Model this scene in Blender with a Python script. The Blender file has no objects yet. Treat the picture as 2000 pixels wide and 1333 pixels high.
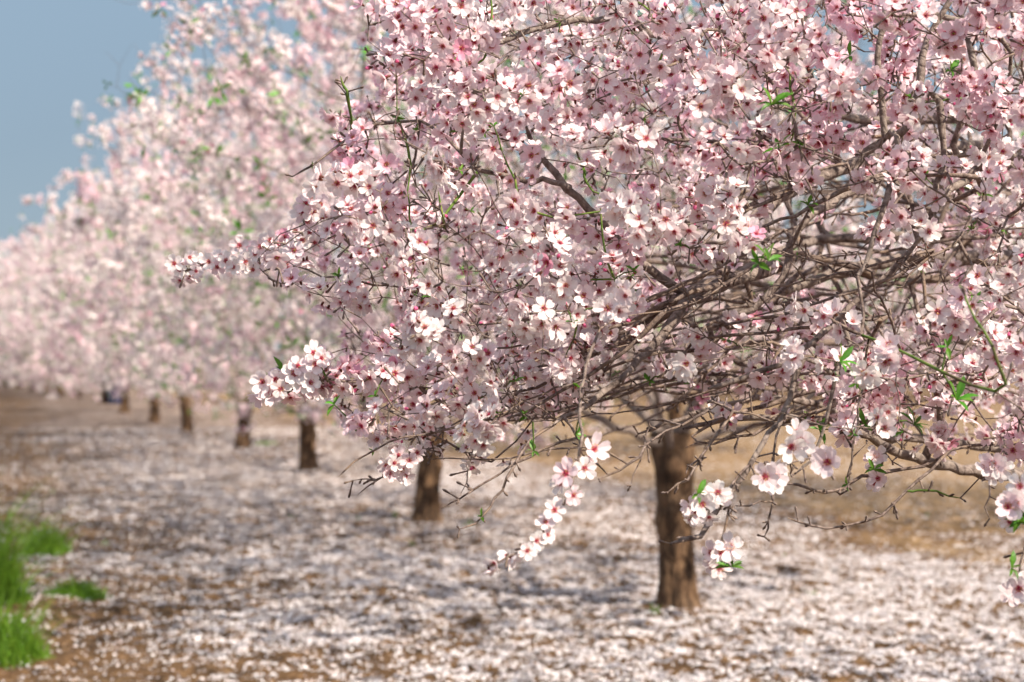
import bpy, math
import numpy as np
from math import radians as R
rng = np.random.default_rng(7)
S = bpy.context.scene
COL = S.collection
F = 3094.0; HOR = 700.0; CAMZ = 1.6

def at(px, py, Y):
    """a pixel of the 2000 wide photograph at depth Y metres, as a world point"""
    return np.array([(px - 1000) / F * Y, Y, CAMZ + (HOR - py) / F * Y])
def pix(P):
    P = np.asarray(P, float); Y = np.where(np.abs(P[..., 1]) < .2, .2, P[..., 1])
    return 1000 + P[..., 0] / Y * F, HOR - (P[..., 2] - CAMZ) / Y * F

# ------------------------------------------------------------------ tagging
def tag(o, label=None, cat=None, group=None, kind=None):
    if label: o['label'] = label
    if cat: o['category'] = cat
    if group: o['group'] = group
    if kind: o['kind'] = kind
    return o
def empty(name, loc=(0, 0, 0), rz=0):
    o = bpy.data.objects.new(name, None); COL.objects.link(o)
    o.location = loc; o.rotation_euler = (0, 0, rz); o.empty_display_size = .3
    return o
def make_mesh(name, V, faces, mats, C=None, smooth=False, mi=None):
    """V (n,3); faces list of int arrays (m,k)"""
    me = bpy.data.meshes.new(name)
    V = np.asarray(V, np.float32)
    faces = [np.asarray(f, np.int32) for f in faces if len(f)]
    loops = np.concatenate([f.ravel() for f in faces])
    tot = np.concatenate([np.full(len(f), f.shape[1], np.int32) for f in faces])
    st = np.concatenate([[0], np.cumsum(tot)[:-1]]).astype(np.int32)
    me.vertices.add(len(V)); me.vertices.foreach_set('co', V.ravel())
    me.loops.add(len(loops)); me.loops.foreach_set('vertex_index', loops)
    me.polygons.add(len(tot)); me.polygons.foreach_set('loop_start', st)
    me.polygons.foreach_set('loop_total', tot)
    if mi is not None: me.polygons.foreach_set('material_index', np.asarray(mi, np.int32))
    me.polygons.foreach_set('use_smooth', np.full(len(tot), smooth, bool))
    for m in (mats if isinstance(mats, list) else [mats]): me.materials.append(m)
    me.update(calc_edges=True); me.validate()
    if C is not None:
        a = me.color_attributes.new('Col', 'FLOAT_COLOR', 'POINT')
        c = np.ones((len(V), 4), np.float32); c[:, :3] = C
        a.data.foreach_set('color', c.ravel())
    return me
def obj(name, me, parent=None, loc=None):
    o = bpy.data.objects.new(name, me); COL.objects.link(o); o.parent = parent
    if loc is not None: o.location = loc
    return o

# ------------------------------------------------------------------ materials
def nmat(name):
    m = bpy.data.materials.new(name); m.use_nodes = True
    nt = m.node_tree; nt.nodes.clear()
    out = nt.nodes.new('ShaderNodeOutputMaterial')
    def N(t, **k):
        n = nt.nodes.new('ShaderNode' + t)
        for a, b in k.items():
            if a == 'ins':
                for kk, v in b.items(): 
                    if hasattr(v, 'links') or isinstance(v, bpy.types.NodeSocket): nt.links.new(v, n.inputs[kk])
                    else: n.inputs[kk].default_value = v
            else: setattr(n, a, b)
        return n
    return m, nt, N, out
def ramp(N, fac, stops):
    r = N('ValToRGB', ins={'Fac': fac})
    e = r.color_ramp.elements
    while len(e) < len(stops): e.new(.5)
    for i, (p, c) in enumerate(stops):
        e[i].position = p; e[i].color = (*c, 1) if len(c) == 3 else c
    return r.outputs[0]
def leafy(name, trans, rough=.6, spec=.25, sat=1.0):
    m, nt, N, out = nmat(name)
    a = N('Attribute', attribute_name='Col')
    p = N('BsdfPrincipled', ins={'Base Color': a.outputs['Color'], 'Roughness': rough, 'Specular IOR Level': spec})
    t = N('BsdfTranslucent', ins={'Color': a.outputs['Color']})
    mx = N('MixShader', ins={0: trans, 1: p.outputs[0], 2: t.outputs[0]})
    nt.links.new(mx.outputs[0], out.inputs[0]); return m
M_PETAL = leafy('petal', .36, .5, .3)
M_LEAF = leafy('leaf', .35, .42, .4)
M_FALLEN = leafy('fallen_petal', .2, .7, .2)
M_GRASS = leafy('grass_blade', .4, .5, .3)

def bark(name, c0, c1, c2, scale, bump, coord='Object', lich=(.2, .19, .16), stretch=(1, 1, .35)):
    m, nt, N, out = nmat(name)
    tc = N('TexCoord')
    mp = N('Mapping', ins={'Vector': tc.outputs[coord], 'Scale': stretch})
    n1 = N('TexNoise', ins={'Vector': mp.outputs[0], 'Scale': scale, 'Detail': 8., 'Roughness': .65})
    n2 = N('TexNoise', ins={'Vector': tc.outputs[coord], 'Scale': scale * .22, 'Detail': 5., 'Roughness': .6})
    vo = N('TexVoronoi', feature='DISTANCE_TO_EDGE', ins={'Vector': mp.outputs[0], 'Scale': scale * .6})
    col = ramp(N, n1.outputs['Fac'], [(.36, c0), (.5, c1), (.66, c2)])
    f2 = ramp(N, n2.outputs['Fac'], [(.52, (0, 0, 0)), (.66, (1, 1, 1))])
    mx = N('MixRGB', ins={0: f2, 1: col, 2: (*lich, 1)})
    cr = ramp(N, vo.outputs['Distance'], [(0., (0, 0, 0)), (.12, (1, 1, 1))])
    mul = N('Math', operation='MULTIPLY', ins={0: cr, 1: .35})
    ad = N('Math', operation='ADD', ins={0: mul.outputs[0], 1: n1.outputs['Fac']})
    b = N('Bump', ins={'Height': ad.outputs[0], 'Strength': .9, 'Distance': bump})
    p = N('BsdfPrincipled', ins={'Base Color': mx.outputs[0], 'Roughness': .85, 'Specular IOR Level': .25, 'Normal': b.outputs[0]})
    nt.links.new(p.outputs[0], out.inputs[0]); return m
M_TRUNK = bark('trunk_bark', (.028, .016, .010), (.09, .052, .030), (.25, .15, .085), 15, .045, lich=(.17, .11, .07))
M_LIMB = bark('limb_bark', (.085, .064, .056), (.20, .158, .142), (.34, .285, .26), 70, .004, stretch=(1, 1, 1), lich=(.24, .20, .175))
M_TWIG = bark('twig_bark', (.065, .045, .040), (.17, .128, .114), (.31, .25, .225), 110, .002, stretch=(1, 1, 1), lich=(.22, .16, .12))
M_GREEN_TWIG = bark('green_shoot_bark', (.07, .13, .025), (.12, .20, .04), (.20, .24, .06), 60, .001, stretch=(1, 1, 1), lich=(.12, .10, .05))

# ------------------------------------------------------------------ noise
_LAT = np.random.default_rng(3).random((256, 256))
def vnoise(x, y):
    x = np.asarray(x, float); y = np.asarray(y, float)
    xi = np.floor(x).astype(int); yi = np.floor(y).astype(int)
    fx = x - xi; fy = y - yi; fx = fx * fx * (3 - 2 * fx); fy = fy * fy * (3 - 2 * fy)
    g = lambda a, b: _LAT[a & 255, b & 255]
    return (g(xi, yi) * (1 - fx) + g(xi + 1, yi) * fx) * (1 - fy) + (g(xi, yi + 1) * (1 - fx) + g(xi + 1, yi + 1) * fx) * fy
def fbm(x, y, o=4):
    s = 0; a = .5
    for i in range(o): s = s + a * vnoise(x * 2 ** i + 17.3 * i, y * 2 ** i + 5.1 * i); a *= .5
    return s / (1 - .5 ** o)
def sstep(a, b, x):
    t = np.clip((x - a) / (b - a), 0, 1); return t * t * (3 - 2 * t)
def unit(v):
    v = np.asarray(v, float); return v / np.maximum(np.linalg.norm(v, axis=-1, keepdims=True), 1e-9)

# ------------------------------------------------------------------ tubes
def tubes(chains, sides, cap=True, wob=0.0, seed=0):
    """chains: list of (P(n,3), r(n)). one vectorised mesh of bent tapering tubes"""
    Vs, Fs = [], []; base = 0; g = np.random.default_rng(seed)
    ang = np.arange(sides) * 2 * np.pi / sides
    ca, sa = np.cos(ang), np.sin(ang)
    for P, r in chains:
        P = np.asarray(P, float); n = len(P)
        if n < 2: continue
        T = np.gradient(P, axis=0); T = unit(T)
        ref = np.eye(3)[np.argmin(np.abs(T.mean(0)))]
        U = unit(np.cross(T, ref)); W = np.cross(T, U)
        rr = np.asarray(r)[:, None] * np.ones(sides)
        if wob: rr = rr * (1 + wob * g.standard_normal((n, sides)))
        V = P[:, None, :] + rr[:, :, None] * (ca[None, :, None] * U[:, None, :] + sa[None, :, None] * W[:, None, :])
        Vs.append(V.reshape(-1, 3))
        i = np.arange(n - 1)[:, None] * sides; j = np.arange(sides)[None, :]; k = (j + 1) % sides
        q = np.stack([i + j, i + k, i + sides + k, i + sides + j], -1).reshape(-1, 4) + base
        Fs.append(q)
        base += n * sides
    return np.concatenate(Vs), np.concatenate(Fs)
def hermite(p0, p1, t0, t1, n):
    t = np.linspace(0, 1, n)[:, None]
    return (2*t**3-3*t**2+1)*p0 + (t**3-2*t**2+t)*t0 + (-2*t**3+3*t**2)*p1 + (t**3-t**2)*t1
def spline(pts, step):
    pts = np.asarray(pts, float)
    if len(pts) == 2: 
        n = max(3, int(np.linalg.norm(pts[1]-pts[0]) / step)); return np.linspace(pts[0], pts[1], n)
    d = np.concatenate([[0], np.cumsum(np.linalg.norm(np.diff(pts, axis=0), axis=1))])
    m = np.gradient(pts, d, axis=0)
    out = []
    for i in range(len(pts) - 1):
        L = d[i+1] - d[i]; n = max(2, int(L / step) + 1)
        out.append(hermite(pts[i], pts[i+1], m[i]*L, m[i+1]*L, n + 1)[:-1])
    out.append(pts[-1:]); return np.concatenate(out)

# ------------------------------------------------------------------ blossom prototypes  (V, quads, tris, base, m_petal, m_centre)
class Proto: pass
def flower_hi(g, openness):
    V, Q, T, B, mp, mc = [], [], [], [], [], []
    rows = [(.06, .05), (.17, .10), (.28, .19), (.58, .345), (.82, .335), (1.0, .17)]
    for k in range(5):
        a0 = k * 2 * np.pi / 5 + g.normal(0, .07); L = g.uniform(.9, 1.08); op = openness + g.normal(0, .12)
        wv = g.uniform(.9, 1.12); base = len(V); tw = g.normal(0, .12)
        for ri, (t, w) in enumerate(rows):
            for c in (-1, 0, 1):
                u = c * w * wv; tt = t * L
                if ri == 5 and c == 0: tt *= .93
                if ri == 5 and c != 0: tt *= g.uniform(.94, 1.03)
                z = op * tt ** 1.6 * .75 + .10 * abs(c) * w / .34 * (1 if ri < 5 else .6) + tw * u + g.normal(0, .022) * (ri > 1)
                z += (k % 2) * .02
                rr = tt * math.sqrt(max(.1, 1 - (op * .6) ** 2)) if op < 1.4 else tt * .5
                V.append((rr * math.cos(a0) - u * math.sin(a0), rr * math.sin(a0) + u * math.cos(a0), z))
                if ri == 0: B.append((.36, .015, .05)); mp.append(0); mc.append(0.)
                elif ri == 1: B.append((.42, .02, .07)); mp.append(.06); mc.append(0)
                elif ri == 2: B.append((.11, .0, .02)); mp.append(.82); mc.append(0)
                else:
                    B.append((0, 0, 0)); mp.append(g.uniform(.93, 1.0)); mc.append(0)
        for ri in range(5):
            for c in range(2):
                i = base + ri * 3 + c; Q.append((i, i + 1, i + 4, i + 3))
    c0 = len(V); V.append((0, 0, .10)); B.append((0, 0, 0)); mp.append(0); mc.append(1.1)
    for k in range(6):
        a = k * np.pi / 3; V.append((.125 * math.cos(a), .125 * math.sin(a), .045)); B.append((0, 0, 0)); mp.append(0); mc.append(.75)
    for k in range(6): T.append((c0, c0 + 1 + k, c0 + 1 + (k + 1) % 6))
    for k in range(11):
        a = g.uniform(0, 6.28); r = g.uniform(.12, .30); h = g.uniform(.22, .36); s = .012
        b = len(V); cx, cy = r * math.cos(a), r * math.sin(a); px_, py_ = -math.sin(a), math.cos(a)
        V += [(cx*.3 - px_*s, cy*.3 - py_*s, .06), (cx*.3 + px_*s, cy*.3 + py_*s, .06), (cx + px_*s, cy + py_*s, h), (cx - px_*s, cy - py_*s, h)]
        B += [(.35, .05, .10)] * 4; mp += [.25] * 4; mc += [0] * 4; Q.append((b, b+1, b+2, b+3))
        b = len(V); q = .030
        V += [(cx-q, cy-q, h), (cx+q, cy-q, h+.005), (cx+q, cy+q, h+.02), (cx-q, cy+q, h+.005)]
        an = [(.42, .22, .05), (.30, .10, .03), (.55, .40, .12)][g.integers(3)]
        B += [an] * 4; mp += [0] * 4; mc += [0] * 4; Q.append((b, b+1, b+2, b+3))
    # calyx cup and sepals
    b = len(V)
    for rr, z in ((.06, -.30), (.12, -.16), (.10, .02)):
        for k in range(5):
            a = k * 2 * np.pi / 5; V.append((rr * math.cos(a), rr * math.sin(a), z)); B.append((.16, .045, .03)); mp.append(0); mc.append(0)
    for ri in range(2):
        for k in range(5): i = b + ri*5; Q.append((i+k, i+(k+1) % 5, i+5+(k+1) % 5, i+5+k))
    for k in range(5):
        a = (k + .5) * 2 * np.pi / 5; b = len(V)
        V += [(.09*math.cos(a-.5), .09*math.sin(a-.5), -.02), (.09*math.cos(a+.5), .09*math.sin(a+.5), -.02), (.34*math.cos(a), .34*math.sin(a), -.05)]
        B += [(.13, .06, .025)] * 3; mp += [0]*3; mc += [0]*3; T.append((b, b+1, b+2))
    return pack(V, Q, T, B, mp, mc)
def pack(V, Q, T, B, mp, mc):
    p = Proto(); p.V = np.array(V, float); p.Q = np.array(Q, int).reshape(-1, 4); p.T = np.array(T, int).reshape(-1, 3)
    p.B = np.array(B, float); p.mp = np.array(mp, float); p.mc = np.array(mc, float); return p
def flower_lo(g, centre=True):
    V, Q, T, B, mp, mc = [], [], [], [], [], []
    op = g.uniform(.1, .7)
    for k in range(5):
        a0 = k * 2 * np.pi / 5 + g.normal(0, .1); b = len(V); L = g.uniform(.88, 1.08); o = op + g.normal(0, .12)
        for (t, u) in ((.12, 0), (.62, -.36), (1., 0), (.62, .36)):
            r = t * L * (1 - .25 * op); V.append((r*math.cos(a0)-u*math.sin(a0), r*math.sin(a0)+u*math.cos(a0), o*t*.7+abs(u)*.2))
            if t == .12: B.append((.10, .0, .02)); mp.append(.8)
            else: B.append((0, 0, 0)); mp.append(g.uniform(.93, 1.))
            mc.append(0)
        Q.append((b, b+1, b+2, b+3))
    if centre:
        b = len(V)
        for k in range(4):
            a = k * np.pi / 2; V.append((.2*math.cos(a), .2*math.sin(a), .09)); B.append((0, 0, 0)); mp.append(0); mc.append(1)
        Q.append((b, b+1, b+2, b+3))
    return pack(V, Q, T, B, mp, mc)
def bud(g):
    V, Q, T, B, mp, mc = [], [], [], [], [], []
    prof = [(.07, -.3), (.15, -.1), (.19, .08), (.22, .28), (.16, .48), (.04, .6)]
    for i, (r, z) in enumerate(prof):
        for k in range(6):
            a = k * np.pi / 3 + i * .2; V.append((r*math.cos(a), r*math.sin(a), z))
            if i < 3: B.append((.17, .05, .03)); mp.append(0)
            else: B.append((.15, -.12, -.02)); mp.append(.85)
            mc.append(0)
    for i in range(5):
        for k in range(6): j = i*6; Q.append((j+k, j+(k+1) % 6, j+6+(k+1) % 6, j+6+k))
    return pack(V, Q, T, B, mp, mc)
def leaf_proto(g, n=7):
    """a sprig of lance-shaped leaves standing on a short stalk"""
    V, Q, T, B, mp, mc = [], [], [], [], [], []
    for k in range(n):
        a0 = k * 2.4 + g.normal(0, .3); L = g.uniform(.55, 1.1); el = g.uniform(.2, 1.1); b = len(V); bend = g.uniform(.1, .5)
        col = np.array([.05, .19, .018]) * g.uniform(.75, 1.35) + np.array([g.uniform(0, .07), g.uniform(0, .05), 0])
        for ri, (t, w) in enumerate(((0, .02), (.2, .10), (.45, .16), (.72, .12), (1., .005))):
            for c in (-1, 0, 1):
                u = c * w * L; e = el - bend * t; r = t * L * math.cos(e); z = t * L * math.sin(e) + abs(c) * w * .35
                V.append((r*math.cos(a0)-u*math.sin(a0), r*math.sin(a0)+u*math.cos(a0), z)); B.append(col * (1.12 if c == 0 else 1)); mp.append(0); mc.append(0)
        for ri in range(4):
            for c in range(2): i = b + ri*3 + c; Q.append((i, i+1, i+4, i+3))
    return pack(V, Q, T, B, mp, mc)
def leaf_lo(g):
    V, Q, T, B, mp, mc = [], [], [], [], [], []
    for k in range(4):
        a0 = k * 1.9 + g.normal(0, .4); L = g.uniform(.7, 1.2); z = g.uniform(.1, .7); b = len(V)
        col = np.array([.10, .30, .03]) * g.uniform(.7, 1.3)
        for (t, u) in ((0, 0), (.5, -.16), (1., 0), (.5, .16)):
            V.append((t*L*math.cos(a0)-u*math.sin(a0), t*L*math.sin(a0)+u*math.cos(a0), z*t)); B.append(col); mp.append(0); mc.append(0)
        Q.append((b, b+1, b+2, b+3))
    return pack(V, Q, T, B, mp, mc)
g0 = np.random.default_rng(11)
HI = [flower_hi(g0, o) for o in (.12, .2, .25, .3, .35, .4, .5, .6, .75, .95, .3, .45)] + [bud(g0), bud(g0)]
LO = [flower_lo(g0) for _ in range(8)]
VLO = [flower_lo(g0, False) for _ in range(5)]
LEAF = [leaf_proto(g0, n) for n in (4, 5, 6, 7)]
LLO = [leaf_lo(g0) for _ in range(4)]

def scatter(protos, idx, pos, nrm, size, tint, ctint, g):
    """copies of prototypes, normals along nrm; returns V, Q, T, C"""
    pos = np.asarray(pos, float); nrm = unit(nrm); n = len(pos)
    h = unit(g.standard_normal((n, 3))); U = unit(np.cross(nrm, h)); W = np.cross(nrm, U)
    Vs, Qs, Ts, Cs = [], [], [], []; base = 0
    for k, p in enumerate(protos):
        s = np.where(idx == k)[0]
        if not len(s): continue
        v = p.V[None] * size[s][:, None, None]
        X = pos[s][:, None] + v[..., :1]*U[s][:, None] + v[..., 1:2]*W[s][:, None] + v[..., 2:]*nrm[s][:, None]
        C = p.B[None] + p.mp[None, :, None]*tint[s][:, None] + p.mc[None, :, None]*ctint[s][:, None]
        nv = len(p.V); off = base + np.arange(len(s)) * nv
        Vs.append(X.reshape(-1, 3)); Cs.append(np.clip(C, .003, .95).reshape(-1, 3))
        if len(p.Q): Qs.append((p.Q[None] + off[:, None, None]).reshape(-1, 4))
        if len(p.T): Ts.append((p.T[None] + off[:, None, None]).reshape(-1, 3))
        base += len(s) * nv
    return np.concatenate(Vs), (np.concatenate(Qs) if Qs else []), (np.concatenate(Ts) if Ts else []), np.concatenate(Cs)
def tints(n, g, pinkness=.5, spots=None):
    white = np.array([.93, .90, .905]); pink = np.array([.94, .62, .75]); rose = np.array([.84, .42, .57])
    t = np.clip(g.beta(1.3, 1.8, n) * 1.1 * pinkness / .5 - .08, 0, 1)
    if spots is not None: t = np.clip(t * .6 + spots * .6, 0, 1.15)
    c = white + (pink - white) * np.clip(t, 0, 1)[:, None]
    deep = g.random(n) < .015
    c[deep] = rose * g.uniform(.9, 1.05, (deep.sum(), 1))
    c *= g.uniform(.93, 1.03, (n, 1))
    cc = np.array([[.36, .012, .045], [.30, .02, .03], [.24, .045, .015], [.30, .20, .03], [.42, .02, .07]])[g.choice(5, n, p=[.34, .24, .17, .09, .16])]
    return c, cc * g.uniform(.8, 1.2, (n, 1))

# ------------------------------------------------------------------ branching skeleton
class Skel:
    def __init__(s, root):
        s.P = np.zeros((60000, 3)); s.D = np.zeros((60000, 3)); s.par = np.full(60000, -1); s.path = np.zeros(60000)
        s.fix = np.zeros(60000); s.free = np.ones(60000, bool); s.n = 1; s.P[0] = root; s.D[0] = (0, 0, 1); s.chains = []
    def add(s, pts, q, fixr=None, tag=None, open_=True):
        """pts excludes the attachment point, which is node q"""
        n0 = s.n; prev = q; m = len(pts)
        for i, p in enumerate(pts):
            k = s.n; s.P[k] = p; s.D[k] = unit(p - s.P[prev]); s.par[k] = prev
            s.path[k] = s.path[prev] + np.linalg.norm(p - s.P[prev]); s.fix[k] = 0 if fixr is None else fixr[i]
            s.free[k] = open_; s.n += 1; prev = k
        s.chains.append((q, n0, s.n, tag)); return len(s.chains) - 1
    def nearest(s, p, bf, maxn=None):
        n = s.n; d = np.linalg.norm(s.P[:n] - p, axis=1)
        c = d + bf * s.path[:n]; c[~s.free[:n]] = 1e9
        return int(np.argmin(c))
    def grow(s, p, bf, g, step=.05, curl=.5, tag=None, sag=0., q=None):
        if q is None: q = s.nearest(p, bf)
        a = s.P[q]; d = p - a; L = np.linalg.norm(d)
        if L < .02: return None
        n = max(3, int(L / step) + 1)
        t0 = (s.D[q] * curl + unit(d) * (1 - curl)) * L
        t1 = unit(unit(d) * .8 + np.array([0, 0, -sag]) + g.normal(0, .22, 3)) * L
        pts = hermite(a, p, t0, t1, n)[1:]
        pts[:-1] += g.normal(0, .07 * L / n, (len(pts) - 1, 3))
        return s.add(pts, q, tag=tag)
    def radii(s, rtip, e):
        n = s.n; w = np.zeros(n); haschild = np.zeros(n, bool); haschild[s.par[1:n]] = True
        w[~haschild] = 1
        for k in range(n - 1, 0, -1): w[s.par[k]] += w[k]
        r = rtip * np.maximum(w, 1) ** (1 / e)
        f = s.fix[:n] > 0; r[f] = s.fix[:n][f]
        for k in range(1, n):
            p = s.par[k]
            if not f[k]: r[k] = min(r[k], r[p] * (.97 if s.par[k] == k - 1 else .8))
        r = np.maximum(r, .0011)
        s.r = r; s.w = w; return r
    def chain(s, c):
        q, a, b, t = c
        P = np.vstack([s.P[q], s.P[a:b]]); r = np.concatenate([[min(s.r[a] * 1.15, s.r[q])], s.r[a:b]])
        tip = s.w[b - 1] <= 1
        if tip: r = r.copy(); r[-1] *= .45
        return P, r

def spurs(P, D, r, g, n):
    """short fruiting spurs and bud knobs along the twigs"""
    ch = []
    for k in g.choice(len(P), n):
        u = unit(np.cross(D[k], g.standard_normal(3))); u = unit(u + D[k] * .5); L = g.uniform(.006, .017) if g.random() < .8 else g.uniform(.02, .04)
        ch.append((np.array([P[k], P[k] + u*L*.6, P[k] + u*L, P[k] + u*(L + .004)]), np.array([.0016, .0014, .0026, .0008])))
    return ch

# ------------------------------------------------------------------ trunks
def trunk_mesh(name, r0, h, lean, g, sides=44, rings=64, bend=.04):
    z = np.linspace(-.06, h, rings); a = np.arange(sides) * 2*np.pi/sides
    V = []; sx, sy = g.uniform(0, 99, 2)
    for i, zz in enumerate(z):
        t = max(zz, 0) / h
        rr = r0 * (1.0 + .30 * math.exp(-max(zz, 0) / .10) - .14 * math.sin(t * np.pi) + .07 * t ** 3)
        cx = lean[0] * t + bend * math.sin(t * 3 + sx); cy = lean[1] * t + bend * math.sin(t * 2.3 + sy); cx -= bend*math.sin(sx); cy -= bend*math.sin(sy)
        lob = fbm(np.cos(a) * 1.6 + sx, np.sin(a) * 1.6 + sy + zz * 2.2, 4) - .5
        rib = .06 * np.sin(a * 5 + zz * 2.5 + sx) + .035 * np.sin(a * 11 + zz * 6) + .10 * (fbm(a*5 + sx, zz*7, 3) - .5)
        burl = sum(b[2] * np.exp(-(((a - b[0] + np.pi) % (2*np.pi) - np.pi) / .55) ** 2 - ((zz - b[1]) / .07) ** 2) for b in [(3.4, h*.50, .20), (5.2, h*.56, .18), (4.6, h*.44, -.13), (4.4, h*.82, .22), (5.3, h*.70, -.16), (.6, h*.85, .18)])
        rad = rr * (1 + .42 * lob + rib * .8 + burl)
        V.append(np.stack([cx + rad*np.cos(a), cy + rad*np.sin(a), np.full(sides, zz)], 1))
    V = np.concatenate(V); i = np.arange(rings-1)[:, None]*sides; j = np.arange(sides)[None]; k = (j+1) % sides
    Q = np.stack([i+j, i+k, i+sides+k, i+sides+j], -1).reshape(-1, 4)
    top = V[-sides:].mean(0) + np.array([0, 0, .03]); V = np.vstack([V, top]); b = (rings-1)*sides
    T = np.stack([b + np.arange(sides), b + (np.arange(sides)+1) % sides, np.full(sides, len(V)-1)], 1)
    return make_mesh(name, V, [Q, T], M_TRUNK, smooth=True), top

# ------------------------------------------------------------------ orchard tree of the row
def make_tree(seed, Rr, Ht, low, ntip, nflow, protos, fsize, trunk_h=.95, r0=.135, lean=(0, 0), nleaf=2200, bend=.04):
    g = np.random.default_rng(seed)
    tm, top = trunk_mesh('trunk', r0, trunk_h, lean, g, bend=bend)
    s = Skel(top - np.array([0, 0, .12]))
    nl = 7; a0 = g.uniform(0, 6)
    for k in range(nl):
        a = a0 + k * 2*np.pi/nl + g.normal(0, .15); el = [.35, .95][k % 2] + g.normal(0, .1)
        L = Rr * .72
        d = np.array([math.cos(a)*math.cos(el), math.sin(a)*math.cos(el), math.sin(el)])
        p1 = s.P[0] + d*L*.35 + np.array([0, 0, -.05]); p2 = s.P[0] + d*L*.7 + np.array([0, 0, .18*L]); p3 = s.P[0] + d*L + np.array([0, 0, .42*L])
        pts = spline([s.P[0], p1, p2, p3], .12)[1:]
        pts += g.normal(0, .012, pts.shape)
        s.add(pts, 0, tag='limb')
    # crown volume
    zc = low + (Ht - low) * .42; n = ntip * 3
    u = unit(g.standard_normal((n, 3))); rad = g.random(n) ** .42
    up = (Ht - zc); dn = (zc - low)
    P = u * rad[:, None] * np.array([Rr, Rr, 1]); P[:, 2] = np.where(P[:, 2] > 0, P[:, 2] * up, P[:, 2] * dn)
    th = np.arctan2(u[:, 1], u[:, 0]); dent = .78 + .44 * fbm(np.cos(th)*2.2 + seed, np.sin(th)*2.2 + u[:, 2]*1.6 + 9, 3)
    P[:, :2] *= dent[:, None]; P[:, 2] *= (.86 + .28 * fbm(P[:, 0]*.9 + 4 + seed, P[:, 1]*.9, 3)); P[:, 2] += zc
    rr = np.hypot(P[:, 0], P[:, 1])
    P = P[(P[:, 2] > low) & ~((rr < .9) & (P[:, 2] < 2.2))][:ntip]
    P = P[np.argsort(np.linalg.norm(P - s.P[0], axis=1))]
    for p in P: s.grow(p, .42, g, step=.10, curl=.55, sag=(.3 if p[2] < zc else -.25))
    # upright water shoots on the top, drooping ones at the rim
    for k in range(70):
        cand = g.integers(1, s.n); 
        for _ in range(6):
            c2 = g.integers(1, s.n)
            if s.P[c2][2] > s.P[cand][2]: cand = c2
        q = int(cand); L = g.uniform(.25, .65); p = s.P[q] + np.array([g.normal(0, .12), g.normal(0, .12), 1]) * L
        s.grow(p, 0, g, step=.08, curl=.1, sag=-.6, q=q)
    w = s.radii(.0022, 1)  # counts only
    e = math.log(max(s.w[0], 2)) / math.log(.085 / .0022)
    s.radii(.0022, e)
    big = [s.chain(c) for c in s.chains if c[3] == 'limb']; small = [s.chain(c) for c in s.chains if c[3] != 'limb']
    V1, Q1 = tubes(big, 9, wob=.03, seed=seed); V2, Q2 = tubes(small, 4)
    lm = make_mesh('limbs', V1, [Q1], M_LIMB, smooth=True)
    bm_ = make_mesh('twigs', V2, [Q2], M_TWIG, smooth=True)
    # blossoms along thin wood
    thin = np.where((s.r < .0085) & (np.arange(s.n) > 0))[0]
    c0 = np.array([0, 0, zc - .4]); out = (s.P[thin] - c0) / np.array([Rr, Rr, up]); dd = np.linalg.norm(out, axis=1)
    cl = .3 + 1.4 * fbm(s.P[thin, 0]*2.4 + s.P[thin, 2]*1.7 + seed, s.P[thin, 1]*2.4 - s.P[thin, 2]*1.9, 3)
    pr = np.clip(dd - .22, .07, 1) * cl ** 4.2; pr /= pr.sum()
    per = 9; nc = nflow // per; nflow = nc * per
    k = np.repeat(thin[g.choice(len(thin), nc, p=pr)], per)
    par = s.par[k]; t = g.random((nflow, 1)) * .6; base = s.P[k]*(1-t) + s.P[par]*t
    rd = unit(g.standard_normal((nflow, 3))); pos = base + rd * g.uniform(.4, 2.5, (nflow, 1)) * fsize
    nr = unit(rd + .7*unit(base - c0) + np.array([0, 0, .25]) + g.normal(0, .35, (nflow, 3)))
    tn, ct = tints(nflow, g, .2, spots=(fbm(base[:, 0]*2.3, base[:, 2]*2.3 + base[:, 1]*2, 2) - .42) * 2.2)
    V, Q, T, C = scatter(protos, g.integers(0, len(protos), nflow), pos, nr, fsize * g.uniform(.8, 1.15, nflow), tn, ct, g)
    fm = make_mesh('blossoms', V, [Q] + ([T] if len(T) else []), M_PETAL, C)
    k = thin[g.choice(len(thin), nleaf)]; z3 = np.zeros((nleaf, 3))
    V, Q, T, C = scatter(LLO, g.integers(0, 4, nleaf), s.P[k], unit(g.standard_normal((nleaf, 3)) + [0, 0, .6]), g.uniform(.035, .08, nleaf), z3, z3, g)
    lf = make_mesh('leaves', V, [Q], M_LEAF, C)
    return tm, lm, bm_, fm, lf
def place_tree(parts, loc, rz, label, group, sc=1.0):
    root = empty('almond_tree', loc, rz); root.scale = (sc, sc, sc)
    tag(root, label, 'tree', group)
    for nm, me in zip(('trunk', 'limbs', 'twigs', 'blossoms', 'leaves'), parts):
        o = obj(nm, me, root)
        if nm in ('twigs', 'blossoms', 'leaves'): o['kind'] = 'stuff'
    return root

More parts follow.
